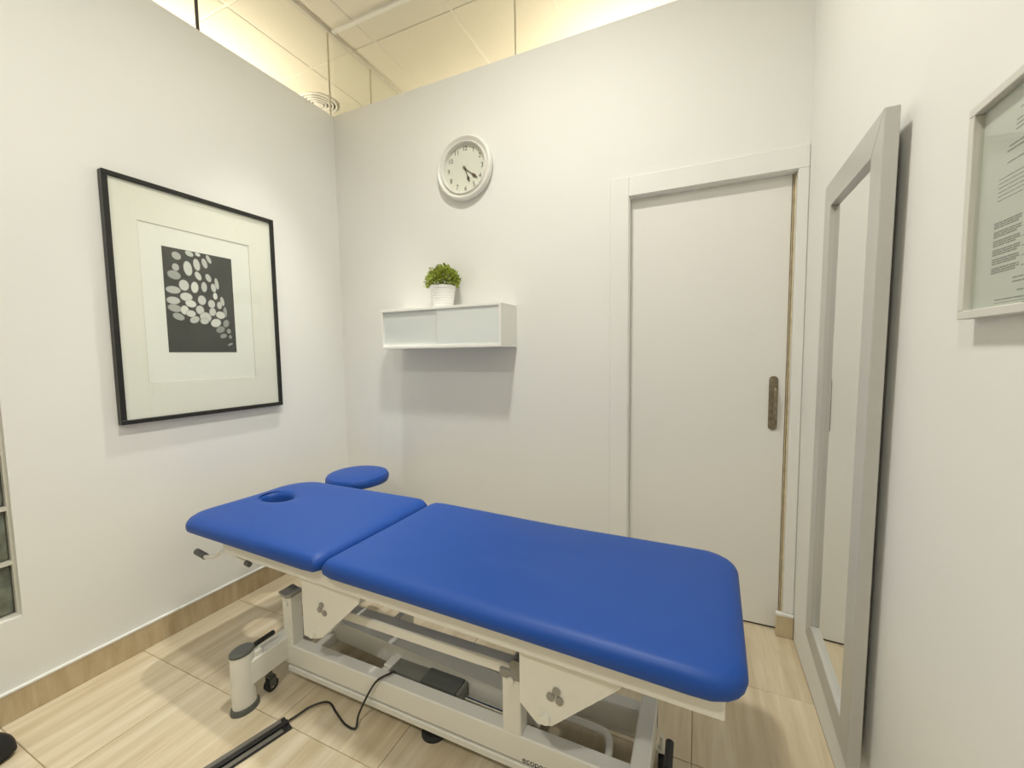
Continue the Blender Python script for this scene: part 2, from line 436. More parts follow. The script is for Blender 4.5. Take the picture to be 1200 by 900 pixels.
def uplight(cx, cy, lx, ly, power, label):
    """hanging trough lamp that lights the ceiling of the neighbouring space"""
    z = 2.68
    t = thing('pendant_uplight', (cx, cy, z), label, 'ceiling light', 'hanging uplights beyond the partitions')
    bm = bmesh.new(); hx, hy = lx / 2, ly / 2
    box(bm, (cx - hx, cy - hy, z - .05), (cx + hx, cy + hy, z - .04))
    for q0, q1 in [((-hx, -hy), (hx, -hy + .006)), ((-hx, hy - .006), (hx, hy)), ((-hx, -hy + .006), (-hx + .006, hy - .006)), ((hx - .006, -hy + .006), (hx, hy - .006))]:
        box(bm, (cx + q0[0], cy + q0[1], z - .04), (cx + q1[0], cy + q1[1], z))
    obj('trough', bm, M['lamp_white'], t)
    obj('diffuser', B((cx - hx + .008, cy - hy + .008, z - .02), (cx + hx - .008, cy + hy - .008, z - .008)), M['panel_glow'], t)
    for sx_, sy_ in ((-1, -1), (1, 1)):
        bm = bmesh.new(); q = (cx + sx_ * (hx - .003), cy + sy_ * (hy - .003)); tube(bm, [(*q, z - .01), (*q, ZC + .002)], .0015, 6); obj('hanger_wire', bm, M['gasket_pale'], t)
    ld = bpy.data.lights.new('uplight', 'AREA'); ld.shape = 'RECTANGLE'; ld.size = lx - .03; ld.size_y = ly - .03; ld.energy = power; ld.color = NEXT_WARM
    lo = bpy.data.objects.new('bulb', ld); C.objects.link(lo); lo.parent = t; lo.rotation_euler = (math.pi, 0, 0); lo.location = (0, 0, -.004)
uplight(-.45, 3.15, .60, .16, P_NEXT, 'hanging uplight trough beyond the back partition, nearer the door side')
uplight(-1.75, 3.75, .60, .16, P_NEXT, 'added unseen uplight trough evening the light beyond the back partition, nearer the left side')  # unseen lamp, added to even out the back-room ceiling brightness
uplight(-3.35, 1.75, .16, 1.2, P_LEFT, 'hanging uplight trough beyond the left partition, beside the diffuser')
uplight(-3.35, -1.0, .16, 1.2, P_LEFT, 'hanging uplight trough beyond the left partition, far from the diffuser')

# ================================================================== TREATMENT COUCH
HT = .616
TH_C = -.034
couch = thing('treatment_couch', (-.97, 1.2, 0), 'royal blue two-section treatment couch on white electric lifting frame', 'treatment couch')
cs, sn = math.cos(TH_C), math.sin(TH_C)
SX, SY, WD = -1.142, .932, .622
def cw(s, v): return (SX + s * cs - v * sn, SY + s * sn + v * cs)

def outline(x0, x1, y0, y1, radii, n=14, bow=0.0):
    """rounded rectangle (s, v); radii for (x0y0, x1y0, x1y1, x0y1)"""
    pts = []
    cor = [(x0, y0, 1, 1, math.pi), (x1, y0, -1, 1, 1.5 * math.pi), (x1, y1, -1, -1, 0), (x0, y1, 1, -1, .5 * math.pi)]
    for (x, y, dx, dy, a0), r in zip(cor, radii):
        for k in range(n + 1):
            t = a0 + .5 * math.pi * k / n
            pts.append((x + dx * r + r * math.cos(t), y + dy * r + r * math.sin(t)))
    return pts

def resample(pts, c, n):
    """outline radius by angle around c"""
    out = []; m_ = len(pts)
    for k in range(n):
        a = 2 * math.pi * k / n; d = (math.cos(a), math.sin(a)); best = None
        for i in range(m_):
            p, q = pts[i], pts[(i + 1) % m_]
            ex, ey = q[0] - p[0], q[1] - p[1]; den = d[0] * ey - d[1] * ex
            if abs(den) < 1e-12: continue
            t = ((p[0] - c[0]) * ey - (p[1] - c[1]) * ex) / den; u = ((p[0] - c[0]) * d[1] - (p[1] - c[1]) * d[0]) / den
            if t > 0 and -1e-9 <= u <= 1 + 1e-9 and (best is None or t > best): best = t
        out.append((c[0] + d[0] * best, c[1] + d[1] * best))
    return out

def cushion(name, outl, centre, mat, parent, z0, z1, hole=None, n=176):
    R = resample(outl, centre, n); bm = bmesh.new(); rings = []
    def ring(f):
        rings.append([bm.verts.new((*cw(*f(q)[:2]), f(q)[2])) for q in R])
    def inset(q, d):
        L = math.hypot(q[0] - centre[0], q[1] - centre[1]); k = max(.02, (L - d) / L)
        return (centre[0] + (q[0] - centre[0]) * k, centre[1] + (q[1] - centre[1]) * k)
    h = z1 - z0
    prof = [(.03, 0), (.012, .002), (.003, h * .12), (0, h * .30), (.001, h * .48), (.006, h * .66), (.014, h * .80), (.026, h * .90), (.045, h * .965), (.075, h * .995)]
    for d, z in prof: ring(lambda q, d=d, z=z: (*inset(q, d), z0 + z))
    if hole: ax, ay = hole
    else: ax, ay = .02, .02
    for k in (.2, .4, .6, .78, .9):
        def f(q, k=k):
            p = inset(q, .075); a = math.atan2(q[1] - centre[1], q[0] - centre[0])
            e = (centre[0] + ax * math.cos(a), centre[1] + ay * math.sin(a))
            zz = z1 + (.004 * math.sin(k * math.pi) if not hole else .002)
            return (p[0] + (e[0] - p[0]) * k, p[1] + (e[1] - p[1]) * k, zz)
        ring(f)
    def g(sc, z):
        ring(lambda q: (centre[0] + ax * sc * math.cos(math.atan2(q[1] - centre[1], q[0] - centre[0])), centre[1] + ay * sc * math.sin(math.atan2(q[1] - centre[1], q[0] - centre[0])), z))
    if hole:
        g(1.12, z1 - .001); g(1.0, z1 - .007); g(.92, z1 - .02); g(.90, z0 + .01); g(.92, z0)
    else:
        g(1, z1 + .002)
    for A, D in zip(rings, rings[1:]):
        for i in range(n): bm.faces.new((A[i], A[(i + 1) % n], D[(i + 1) % n], D[i]))
    if hole:
        A, D = rings[-1], rings[0]
        for i in range(n): bm.faces.new((A[i], A[(i + 1) % n], D[(i + 1) % n], D[i]))
    else:
        bm.faces.new(rings[-1]); bm.faces.new(rings[0][::-1])
    bmesh.ops.recalc_face_normals(bm, faces=bm.faces[:])
    return obj(name, bm, mat, parent, True)

head = cushion('head_cushion', outline(-.868, -.006, 0, WD, (.10, .03, .03, .16)), (-.70, .345), M['vinyl'], couch, .556, HT, hole=(.088, .062))
head['label'] = 'blue head cushion with oval face hole'
cushion('body_cushion', outline(.006, 1.25, 0, WD, (.03, .085, .085, .03)), (.62, WD / 2), M['vinyl'], couch, .556, HT)

W_, SH = M['steel_white'], M['steel_shade']
def part(name, bm, mat, smooth=False): return obj(name, bm, mat, couch, smooth)
def rbox(s0, s1, v0, v1, z0, z1, bev=.003):
    bm = B((s0, v0, z0), (s1, v1, z1), bev)
    for v in bm.verts: v.co.x, v.co.y = cw(v.co.x, v.co.y)
    return bm
# top frame
part('top_rail', rbox(-.60, 1.205, .038, .075, .497, .555), W_)
part('top_rail', rbox(-.60, 1.205, WD - .075, WD - .038, .497, .555), W_)
for s0, s1 in ((-.60, -.565), (-.045, -.01), (.02, .055), (.60, .635), (1.17, 1.204)): part('cross_rail', rbox(s0, s1, .075, WD - .075, .50, .554), W_)
for v in (.12, WD - .12):
    bm = bmesh.new(); a, b = cw(-.03, v - .03), cw(-.03, v + .03); cyl(bm, (*a, .535), (*b, .535), .014, n=16); part('hinge', bm, M['chrome'], True)
# head-section levers
bm = bmesh.new(); tube(bm, smooth_path([(-1.74, .985, .505), (-1.79, .99, .475), (-1.85, .995, .455), (-1.885, .998, .450)], 5), .0085); part('lever_rod', bm, W_, True)
bm = bmesh.new(); cyl(bm, (-1.878, .998, .451), (-1.945, 1.002, .458), .013, n=16); part('lever_grip', bm, M['grey_plastic'], True)
bm = bmesh.new(); tube(bm, smooth_path([(-1.70, 1.0, .51), (-1.67, 1.0, .487), (-1.63, 1.0, .478), (-1.60, 1.0, .474)], 4), .008); part('lever_rod', bm, W_, True)
bm = bmesh.new(); cyl(bm, (-1.615, 1.0, .476), (-1.592, 1.0, .472), .010, n=14); part('lever_grip', bm, M['grey_plastic'], True)
# hanging link plates
def plate(poly, y0, dots, bolt):
    bm = bmesh.new(); prism(bm, poly, 'y', y0, y0 + .005)
    pl = part('link_plate', bm, W_)
    bm = bmesh.new(); prism(bm, [poly[0], (poly[0][0] + .006, poly[0][1]), (poly[-1][0] + .006, poly[-1][1]), poly[-1]], 'y', y0 + .005, y0 + .06)
    obj('plate_flange', bm, W_, pl)
    for (x, z), r in dots:
        bm = bmesh.new(); cyl(bm, (x, y0 + .001, z), (x, y0 - .004, z), r, n=18); obj('vent_plug', bm, SH, pl, True)
    bm = bmesh.new(); cyl(bm, (bolt[0], y0 + .03, bolt[1]), (bolt[0], y0 - .010, bolt[1]), .013, n=18); obj('pivot_bolt', bm, W_, pl, True)
plate([(-1.285, .50), (-1.005, .50), (-1.015, .462), (-1.195, .292), (-1.235, .278), (-1.285, .278)], .985, [((-1.188, .416), .010), ((-1.198, .397), .010), ((-1.175, .389), .010)], (-1.24, .297))
plate([(-.425, .50), (-.145, .50), (-.16, .470), (-.335, .308), (-.375, .30), (-.425, .345)], .962, [((-.321, .410), .011), ((-.337, .391), .011), ((-.313, .387), .011)], (-.352, .325))
# base
part('base_beam', B((-1.50, 1.05, .066), (-.10, 1.10, .148), .004), W_)
part('base_beam', B((-1.50, 1.285, .062), (-.10, 1.335, .140), .004), W_)
part('base_skid', B((-1.47, 1.048, .036), (-.12, 1.096, .060), .003), W_)
part('base_skid', B((-1.47, 1.292, .036), (-.12, 1.328, .058), .003), W_)
part('base_cross_bar', B((-1.372, 1.10, .10), (-1.342, 1.285, .146), .003), W_)
part('base_cross_bar', B((-1.036, 1.10, .10), (-1.006, 1.285, .146), .003), W_)
part('end_beam', B((-1.528, .90, .088), (-1.466, 1.56, .178), .004), W_)
part('end_beam', B((-.150, .90, .088), (-.100, 1.32, .178), .004), W_)
for x in (-1.497, -.125):
    t_x = x; y = .892
    bm = bmesh.new(); lathe(bm, (t_x, y, 0), [(.033, .018), (.034, .03), (.033, .19), (.0325, .213)], 32, sx=.95, sy=1.25); col = part('foot_column', bm, W_, True)
    bm = bmesh.new(); lathe(bm, (t_x, y, 0), [(.041, 0), (.041, .012), (.037, .020)], 32, sx=.95, sy=1.2); obj('foot_pad', bm, M['grey_plastic'], col, True)
    bm = bmesh.new(); lathe(bm, (t_x, y, 0), [(.034, .213), (.034, .221), (.030, .226)], 32, sx=.95, sy=1.25); obj('column_cap', bm, M['grey_plastic'], col, True)
    bm = B((t_x - .006, y + .035, .205), (t_x + .010, y + .125, .221), .005, 2); obj('brake_lever', bm, M['black_plastic'], col, True)
    obj('column_web', B((t_x - .012, y + .03, .09), (t_x + .024, y + .06, .20), .003), W_, col)
def castor(x, y, r=.024, fm='grey_plastic'):
    bm = bmesh.new(); cyl(bm, (x - .010, y, r), (x + .010, y, r), r, n=24); cw_ = part('castor_wheel', bm, M['rubber'], True)
    bm = bmesh.new(); cyl(bm, (x - .0115, y, r), (x + .0115, y, r), .010, n=14); obj('castor_hub', bm, M['chrome'], cw_, True)
    bm = bmesh.new(); box(bm, (x - .015, y - .012, r - .004), (x - .0118, y + .012, r + .034)); box(bm, (x + .0118, y - .012, r - .004), (x + .015, y + .012, r + .034)); box(bm, (x - .015, y - .012, r + .03), (x + .015, y + .012, r + .036)); cyl(bm, (x, y, r + .03), (x, y, .10), .007, n=10)
    obj('castor_fork', bm, M[fm], cw_)
castor(-1.485, .985); castor(-.083, 1.27, .024, 'steel_white')
bm = bmesh.new(); cyl(bm, (-.058, 1.205, .15), (-.058, 1.085, .145), .0115, n=18); part('pedal_grip', bm, M['black_plastic'], True)
bm = bmesh.new(); tube(bm, smooth_path([(-.058, 1.09, .145), (-.058, 1.02, .142), (-.10, .98, .14)], 5), .007); part('pedal_rod', bm, W_, True)
# posts
for x0, x1 in ((-1.487, -1.437), (-.522, -.462)):
    po = part('post', B((x0, 1.05, .146), (x1, 1.10, .345), .003), W_)
    bm = bmesh.new(); cyl(bm, ((x0 + x1) / 2, 1.052, .318), ((x0 + x1) / 2, 1.043, .318), .011, n=18); obj('bolt', bm, W_, po, True)
bm = bmesh.new(); prism(bm, [(-1.49, .345), (-1.462, .338), (-1.434, .345), (-1.425, .362), (-1.462, .350), (-1.50, .357)], 'y', 1.046, 1.11); part('fork_cap', bm, SH)
# arms
part('upper_arm', B((-1.17, 1.056, .322), (-.478, 1.10, .360), .004), W_)
bm = bmesh.new(); cyl(bm, (-.474, 1.046, .365), (-.474, 1.11, .365), .021, n=24); part('arm_pivot', bm, SH, True)
part('arm_clamp', B((-.53, 1.048, .318), (-.456, 1.104, .346), .003), SH)
part('arm_lug', B((-.97, 1.10, .29), (-.945, 1.18, .36), .003), W_)
bm = bmesh.new(); prism(bm, [(-1.40, .125), (-.45, .07), (-.45, .147), (-1.40, .204)], 'y', 1.175, 1.235); part('lower_arm', bm, W_)
bm = bmesh.new(); prism(bm, [(-1.42, .33), (-1.36, .33), (-1.30, .20), (-1.40, .12), (-1.44, .14)], 'y', 1.16, 1.175); part('arm_plate', bm, W_)
bm = bmesh.new(); cyl(bm, (-1.45, 1.10, .30), (-1.45, 1.285, .30), .016, n=16); part('cross_tube', bm, W_, True)
# actuator
part('motor_housing', B((-1.01, 1.108, .070), (-.865, 1.172, .146), .006, 2), M['motor_grey'], True)
part('motor_cover', B((-.87, 1.106, .066), (-.725, 1.174, .150), .005, 2), M['grey_plastic'], True)
part('motor_flange', B((-.725, 1.108, .068), (-.712, 1.172, .148), .003), M['motor_grey'])
bm = bmesh.new(); cyl(bm, (-.72, 1.14, .112), (-.54, 1.14, .108), .011, n=18); part('actuator_rod', bm, M['chrome'], True)
bm = bmesh.new(); cyl(bm, (-.565, 1.112, .100), (-.565, 1.165, .100), .014, n=18); part('rod_eye', bm, W_, True)
part('motor_bracket', B((-1.04, 1.115, .10), (-1.005, 1.165, .150), .003), W_)
# foot-control bar
bm = bmesh.new(); tube(bm, smooth_path([(-.50, 1.20, .118), (-.40, 1.20, .118), (-.28, 1.20, .118), (-.235, 1.19, .116), (-.222, 1.15, .11), (-.222, 1.10, .108), (-.222, 1.00, .106)], 6), .011); part('control_bar', bm, W_, True)
bm = bmesh.new(); tube(bm, [(-.60, 1.20, .028), (-.17, 1.20, .028)], .009); part('control_bar', bm, W_, True)
bm = bmesh.new(); lathe(bm, (-.80, 1.088, 0), [(.044, 0), (.044, .008), (.038, .016), (.012, .020), (.012, .034)], 28); part('support_foot', bm, M['rubber'], True)
bm = bmesh.new(); lathe(bm, (-.80, 1.31, 0), [(.05, 0), (.05, .012), (.042, .024), (.02, .036)], 28); part('support_foot', bm, M['rubber'], True)
# lettering on the base beam
tb = text_bm('ecopostural', .027)
xs = min(v.co.x for v in tb.verts)
for v in tb.verts:
    x, y, z = v.co; v.co = Vector((-.458 + (x - xs), 1.0498 - z, .079 + y))
part('lettering', tb, M['black_plastic'])

# ================================================================== CABLE AND COVER
bm = bmesh.new()
tube(bm, smooth_path([(-1.0, 1.12, .135), (-.975, 1.085, .160), (-1.00, 1.043, .156), (-1.035, 1.035, .105), (-1.062, 1.01, .035), (-1.055, .985, .006), (-1.10, .983, .005), (-1.16, 1.0, .012), (-1.215, 1.015, .02), (-1.265, .985, .012), (-1.285, .935, .008), (-1.2915, .9125, .0085)], 8), .0037, 10)
part('power_cable', bm, M['cable'], True)
cc = thing('cable_cover', (-1.34, .7, 0), 'flat black cable cover lying on the tiled floor', 'cable cover')
dv = Vector((-.058, -.20, 0)).normalized(); nv = Vector((-dv.y, dv.x, 0)); st = Vector((-1.292, .915, 0))
def strip(a0, a1, o0, o1, z0, z1, name, mat):
    bm = B((a0, o0, z0), (a1, o1, z1), .0015)
    for v in bm.verts: q = st + dv * v.co.x + nv * v.co.y; v.co = Vector((q.x, q.y, v.co.z))
    return obj(name, bm, mat, cc)
strip(.004, 1.0, -.034, .036, 0, .005, 'cover_base', M['black_plastic'])
strip(.02, 1.0, -.030, -.012, .005, .009, 'cover_ridge', M['cover_grey'])
strip(.004, 1.0, -.006, .010, .005, .013, 'cover_ridge', M['black_plastic'])
strip(.03, 1.0, .016, .032, .005, .009, 'cover_ridge', M['cover_grey'])

# ================================================================== STOOL behind the couch head
st_c = (-1.835, 1.815)
so = thing('round_stool', (*st_c, 0), 'round blue stool standing behind the couch head', 'stool')
bm = bmesh.new(); lathe(bm, (*st_c, 0), [(.155, .535), (.172, .542), (.178, .558), (.177, .574), (.168, .588), (.145, .596), (.09, .60), (.02, .601)], 48); obj('seat', bm, M['vinyl'], so, True)
bm = bmesh.new(); cyl(bm, (*st_c, .08), (*st_c, .32), .025, n=20); cyl(bm, (*st_c, .32), (*st_c, .535), .014, n=16); obj('gas_column', bm, M['chrome'], so, True)
for k in range(5):
    a = 2 * math.pi * k / 5 + .3; e = (st_c[0] + .2 * math.cos(a), st_c[1] + .2 * math.sin(a))
    bm = bmesh.new(); cyl(bm, (*st_c, .10), (*e, .065), .018, .012, n=12); lg = obj('leg', bm, M['black_plastic'], so, True)
    bm = bmesh.new(); cyl(bm, (e[0] - .01, e[1], .025), (e[0] + .01, e[1], .025), .025, n=16); cyl(bm, (*e, .03), (*e, .066), .006, n=8); obj('castor', bm, M['rubber'], lg, True)

# ================================================================== PICTURE on the left wall
PY0, PY1, PZ0, PZ1 = .8854, 1.6205, 1.0073, 2.0476
pc = thing('framed_picture', (XL, (PY0 + PY1) / 2, PZ0), 'large black framed print of pale ovals on dark ground', 'picture')
XF = XL + .032; FW = .019
for a, b in [((PY0, PZ0), (PY1, PZ0 + FW)), ((PY0, PZ1 - FW), (PY1, PZ1)), ((PY0, PZ0 + FW), (PY0 + FW, PZ1 - FW)), ((PY1 - FW, PZ0 + FW), (PY1, PZ1 - FW))]:
    obj('frame_bar', B((XL + .001, a[0], a[1]), (XF, b[0], b[1]), .0015), M['black_wood'], pc)
# mat board with window, the paper lies 2 mm deeper
QY0, QY1, QZ0, QZ1 = .995, 1.478, 1.176, 1.878
bm = bmesh.new()
iy0, iy1, iz0, iz1 = PY0 + FW, PY1 - FW, PZ0 + FW, PZ1 - FW; xm = XL + .020
for a, b in [((iy0, iz0), (iy1, QZ0)), ((iy0, QZ1), (iy1, iz1)), ((iy0, QZ0), (QY0, QZ1)), ((QY1, QZ0), (iy1, QZ1))]:
    box(bm, (xm - .003, a[0], a[1]), (xm, b[0], b[1]))
obj('mat_board', bm, M['mat_board'], pc)
bm = bmesh.new(); t = .002
for a, b in [((QY0, QZ0), (QY1, QZ0 + t)), ((QY0, QZ1 - t), (QY1, QZ1)), ((QY0, QZ0), (QY0 + t, QZ1)), ((QY1 - t, QZ0), (QY1, QZ1))]:
    box(bm, (xm - .003, a[0], a[1]), (xm - .001, b[0], b[1]))
obj('mat_bevel', bm, M['bevel'], pc)
obj('backing_paper', B((xm - .008, PY0 + FW, PZ0 + FW), (xm - .003, PY1 - FW, PZ1 - FW)), M['paper'], pc)
RY0, RY1, RZ0, RZ1 = 1.080, 1.3835, 1.3115, 1.7885
pr = obj('print', B((xm - .003, RY0, RZ0), (xm - .0022, RY1, RZ1)), M['print_dark'], pc)
OV = [(0.186, 0.93, 0.066, 0.037, -30), (0.366, 0.973, 0.062, 0.027, -20), (0.485, 0.98, 0.04, 0.018, -20), (0.643, 0.952, 0.031, 0.045, 25), (0.331, 0.825, 0.062, 0.073, 5), (0.46, 0.876, 0.049, 0.061, 8), (0.577, 0.903, 0.04, 0.052, 15), (0.165, 0.819, 0.049, 0.037, 0), (0.138, 0.743, 0.093, 0.043, -10), (0.471, 0.766, 0.044, 0.046, 25), (0.62, 0.761, 0.042, 0.043, 20), (0.743, 0.713, 0.031, 0.061, 8), (0.262, 0.656, 0.071, 0.055, 0), (0.41, 0.648, 0.055, 0.058, -5), (0.548, 0.663, 0.044, 0.053, 0), (0.689, 0.666, 0.04, 0.046, 8), (0.114, 0.599, 0.102, 0.037, 0), (0.707, 0.583, 0.035, 0.037, 0), (0.283, 0.545, 0.088, 0.043, 0), (0.503, 0.527, 0.062, 0.049, 0), (0.104, 0.498, 0.093, 0.037, 0), (0.814, 0.536, 0.031, 0.049, 10), (0.34, 0.482, 0.08, 0.037, -10), (0.643, 0.498, 0.055, 0.044, 0), (0.764, 0.492, 0.04, 0.04, 0), (0.117, 0.425, 0.097, 0.037, -10), (0.465, 0.427, 0.062, 0.046, 0), (0.249, 0.414, 0.058, 0.046, 0), (0.651, 0.417, 0.053, 0.043, -10), (0.331, 0.384, 0.071, 0.034, 0), (0.847, 0.425, 0.031, 0.058, 0), (0.541, 0.358, 0.088, 0.052, -20), (0.771, 0.39, 0.075, 0.04, -10), (0.16, 0.346, 0.084, 0.034, -20), (0.379, 0.326, 0.075, 0.034, 30), (0.521, 0.318, 0.066, 0.034, 10), (0.692, 0.305, 0.084, 0.043, 25), (0.852, 0.305, 0.049, 0.043, -20), (0.756, 0.238, 0.075, 0.034, 25), (0.889, 0.225, 0.035, 0.027, 0), (0.798, 0.172, 0.058, 0.024, 20), (0.908, 0.164, 0.027, 0.021, 0), (0.9, 0.084, 0.045, 0.012, 25)]
PW, PH = RY1 - RY0, RZ1 - RZ0
for k, (u, v, ru, rv, rot) in enumerate(OV):
    bm = bmesh.new(); cl = bm.loops.layers.float_color.new('Col')
    base = .58 + .25 * random.random()
    if v < .25 or u > .83: base *= .5
    if u < .2: base *= .75
    rr = math.radians(rot); prev = None; xx = xm - .0020 + .00002 * k
    rings = []
    for f, tone in ((1.0, .45), (.84, 1.0)):
        ring = []
        for i in range(20):
            a = 2 * math.pi * i / 20; ex, ey = ru * PW * f * math.cos(a), rv * PH * f * math.sin(a)
            yy = RY0 + u * PW + ex * math.cos(rr) - ey * math.sin(rr); zz = RZ0 + v * PH + ex * math.sin(rr) + ey * math.cos(rr)
            yy = min(max(yy, RY0 + .001), RY1 - .001); zz = min(max(zz, RZ0 + .001), RZ1 - .001)
            ring.append(bm.verts.new((xx, yy, zz)))
        rings.append((ring, tone))
    def paint(fc, tones):
        for lp, tn in zip(fc.loops, tones): c = base * tn; lp[cl] = (c, c, c * .95, 1)
    (A, ta), (D, td) = rings
    for i in range(20): paint(bm.faces.new((A[i], A[(i + 1) % 20], D[(i + 1) % 20], D[i])), (ta, ta, td, td))
    paint(bm.faces.new(D), [td] * 20)
    obj('printed_oval', bm, M['print_tone'], pr)
obj('glass_pane', B((XL + .024, iy0, iz0), (XL + .026, iy1, iz1)), M['pic_glass'], pc)

# ================================================================== WALL CLOCK
CX, CZ, CR = -1.222, 2.330, .176
ck = thing('wall_clock', (CX, YB, CZ), 'round white wall clock with black numerals showing twenty past five', 'clock')
Y0 = YB - .001
bm = bmesh.new(); lathe(bm, (CX, Y0, CZ), [(CR - .006, 0), (CR - .001, .010), (CR, .028), (CR - .004, .038), (CR - .011, .042), (CR - .018, .039), (CR - .027, .026), (CR - .030, .025), (CR - .032, .036), (CR - .035, .040), (CR - .039, .039), (CR - .0425, .030), (CR - .043, .006)], 64, 'y'); obj('rim', bm, M['white_plastic'], ck, True)
fc = obj('dial', lathe(bmesh.new(), (CX, Y0, CZ), [(CR - .042, .004), (CR - .042, .012)], 48, 'y'), M['clock_face'], ck)
for h in range(1, 13):
    a = math.radians(30 * h); tb = text_bm(str(h), .038)
    for v in tb.verts:
        x, y, z = v.co; v.co = Vector((CX + x * .85 + .109 * math.sin(a), Y0 - .0122 - z, CZ + y + .109 * math.cos(a)))
    obj('numeral', tb, M['clock_ink'], fc)
def hand(ang, L, wd, y):
    a = math.radians(ang); d = Vector((math.sin(a), 0, math.cos(a))); n = Vector((math.cos(a), 0, -math.sin(a)))
    pf = [(-.018, .25), (0, .25), (.5 * L, .25), (.60 * L, .5), (.72 * L, 1), (.86 * L, .6), (L, .05)]
    poly = [(t_, w_ * wd) for t_, w_ in pf] + [(t_, -w_ * wd) for t_, w_ in pf[::-1]]
    bm = bmesh.new(); prism(bm, [(CX + d.x * p + n.x * q, CZ + d.z * p + n.z * q) for p, q in poly], 'y', y, y - .0012); return bm
obj('minute_hand', hand(129, .104, .0085, Y0 - .0165), M['hand'], ck)
obj('hour_hand', hand(160.5, .083, .009, Y0 - .0145), M['hand'], ck)
bm = bmesh.new(); cyl(bm, (CX, Y0 - .012, CZ), (CX, Y0 - .019, CZ), .007, n=18); obj('hub', bm, M['hand'], ck, True)
obj('glass_pane', lathe(bmesh.new(), (CX, Y0, CZ), [(CR - .0425, .026), (CR - .0425, .0275)], 48, 'y'), M['pic_glass'], ck)

# ================================================================== WALL CABINET
KX0, KX1, KZ0, KZ1, KD = -1.7067, -.9214, 1.3205, 1.5469, .2017
kb = thing('wall_cabinet', ((KX0 + KX1) / 2, YB, KZ0), 'white wall cabinet with two frosted glass sliding doors', 'cabinet')
t = .014; YK = YB - KD
obj('top_panel', B((KX0, YK, KZ1 - t), (KX1, YB - .001, KZ1), .001), M['cab_white'], kb)
obj('bottom_panel', B((KX0, YK, KZ0), (KX1, YB - .001, KZ0 + t), .001), M['cab_white'], kb)
obj('side_panel', B((KX0, YK, KZ0 + t), (KX0 + t, YB - .001, KZ1 - t)), M['cab_white'], kb)
obj('side_panel', B((KX1 - t, YK, KZ0 + t), (KX1, YB - .001, KZ1 - t)), M['cab_white'], kb)
obj('back_panel', B((KX0 + t, YB - .006, KZ0 + t), (KX1 - t, YB - .001, KZ1 - t)), M['cab_white'], kb)
obj('sliding_door', B((KX0 + t, YK + .017, KZ0 + t), (-1.25, YK + .022, KZ1 - t)), M['frost'], kb)
obj('sliding_door', B((-1.3171, YK + .008, KZ0 + t), (KX1 - t, YK + .013, KZ1 - t)), M['frost'], kb)
obj('door_edge', B((-1.3195, YK + .0075, KZ0 + t), (-1.3171, YK + .0135, KZ1 - t)), M['cert_frame'], kb)
obj('door_track', B((KX0 + t, YK + .004, KZ0 + t), (KX1 - t, YK + .026, KZ0 + t + .004)), M['cab_white'], kb)

# ================================================================== POTTED PLANT
px, py, pz = -1.335, YB - .10, KZ1 + .0005
pp = thing('potted_plant', (px, py, pz), 'small bushy green plant in white ribbed pot on wall cabinet', 'plant')
prof = [(.052, 0), (.056, .002)]
for k in range(7):
    z = .01 + .014 * k; r = .058 + .013 * z / .11
    prof += [(r, z), (r + .0012, z + .005), (r, z + .010)]
prof += [(.072, .108), (.075, .110), (.075, .124), (.070, .124), (.069, .105)]
obj('pot', lathe(bmesh.new(), (px, py, pz), prof, 40), M['pot'], pp, True)
obj('soil', lathe(bmesh.new(), (px, py, pz), [(.068, .100), (.068, .108)], 24), M['soil'], pp)
bm = bmesh.new(); cl = bm.loops.layers.float_color.new('Col')
for k in range(1500):
    a = random.uniform(0, 2 * math.pi); el = math.asin(random.uniform(-.15, 1)); r = random.uniform(.45, 1.0) ** .5
    if k % 25 == 0: r = 1.07
    c = Vector((px + .098 * r * math.cos(el) * math.cos(a), py + .075 * r * math.cos(el) * math.sin(a), pz + .135 + .098 * r * math.sin(el)))
    d = (Vector((math.cos(a) * math.cos(el), math.sin(a) * math.cos(el), math.sin(el) + .3)) + Vector((random.gauss(0, .5), random.gauss(0, .5), random.gauss(0, .4)))).normalized()
    s = d.orthogonal().normalized(); s.rotate(Matrix.Rotation(random.uniform(0, 6.28), 3, d)); L = random.uniform(.013, .021); wd = L * .34
    up = s.cross(d) * wd * .4
    vs = [bm.verts.new(c), bm.verts.new(c + d * L * .5 + s * wd + up), bm.verts.new(c + d * L), bm.verts.new(c + d * L * .5 - s * wd + up)]
    g = random.random(); col = (.17 + .30 * g, .23 + .30 * g, .02 + .07 * g, 1)
    for f in (bm.faces.new((vs[0], vs[1], vs[2])), bm.faces.new((vs[0], vs[2], vs[3]))):
        for lp in f.loops: lp[cl] = col
fo = obj('foliage', bm, M['leaf'], pp); fo['kind'] = 'stuff'
bm = bmesh.new()
for k in range(26):
    a = random.uniform(0, 6.28); r = random.uniform(.01, .05); q = random.uniform(.03, .075)
    tube(bm, [(px + r * math.cos(a), py + r * math.sin(a), pz + .106), (px + q * math.cos(a), py + q * math.sin(a) * .8, pz + random.uniform(.15, .21))], .0012, 5)
sm = obj('stems', bm, M['leaf'], pp); sm['kind'] = 'stuff'

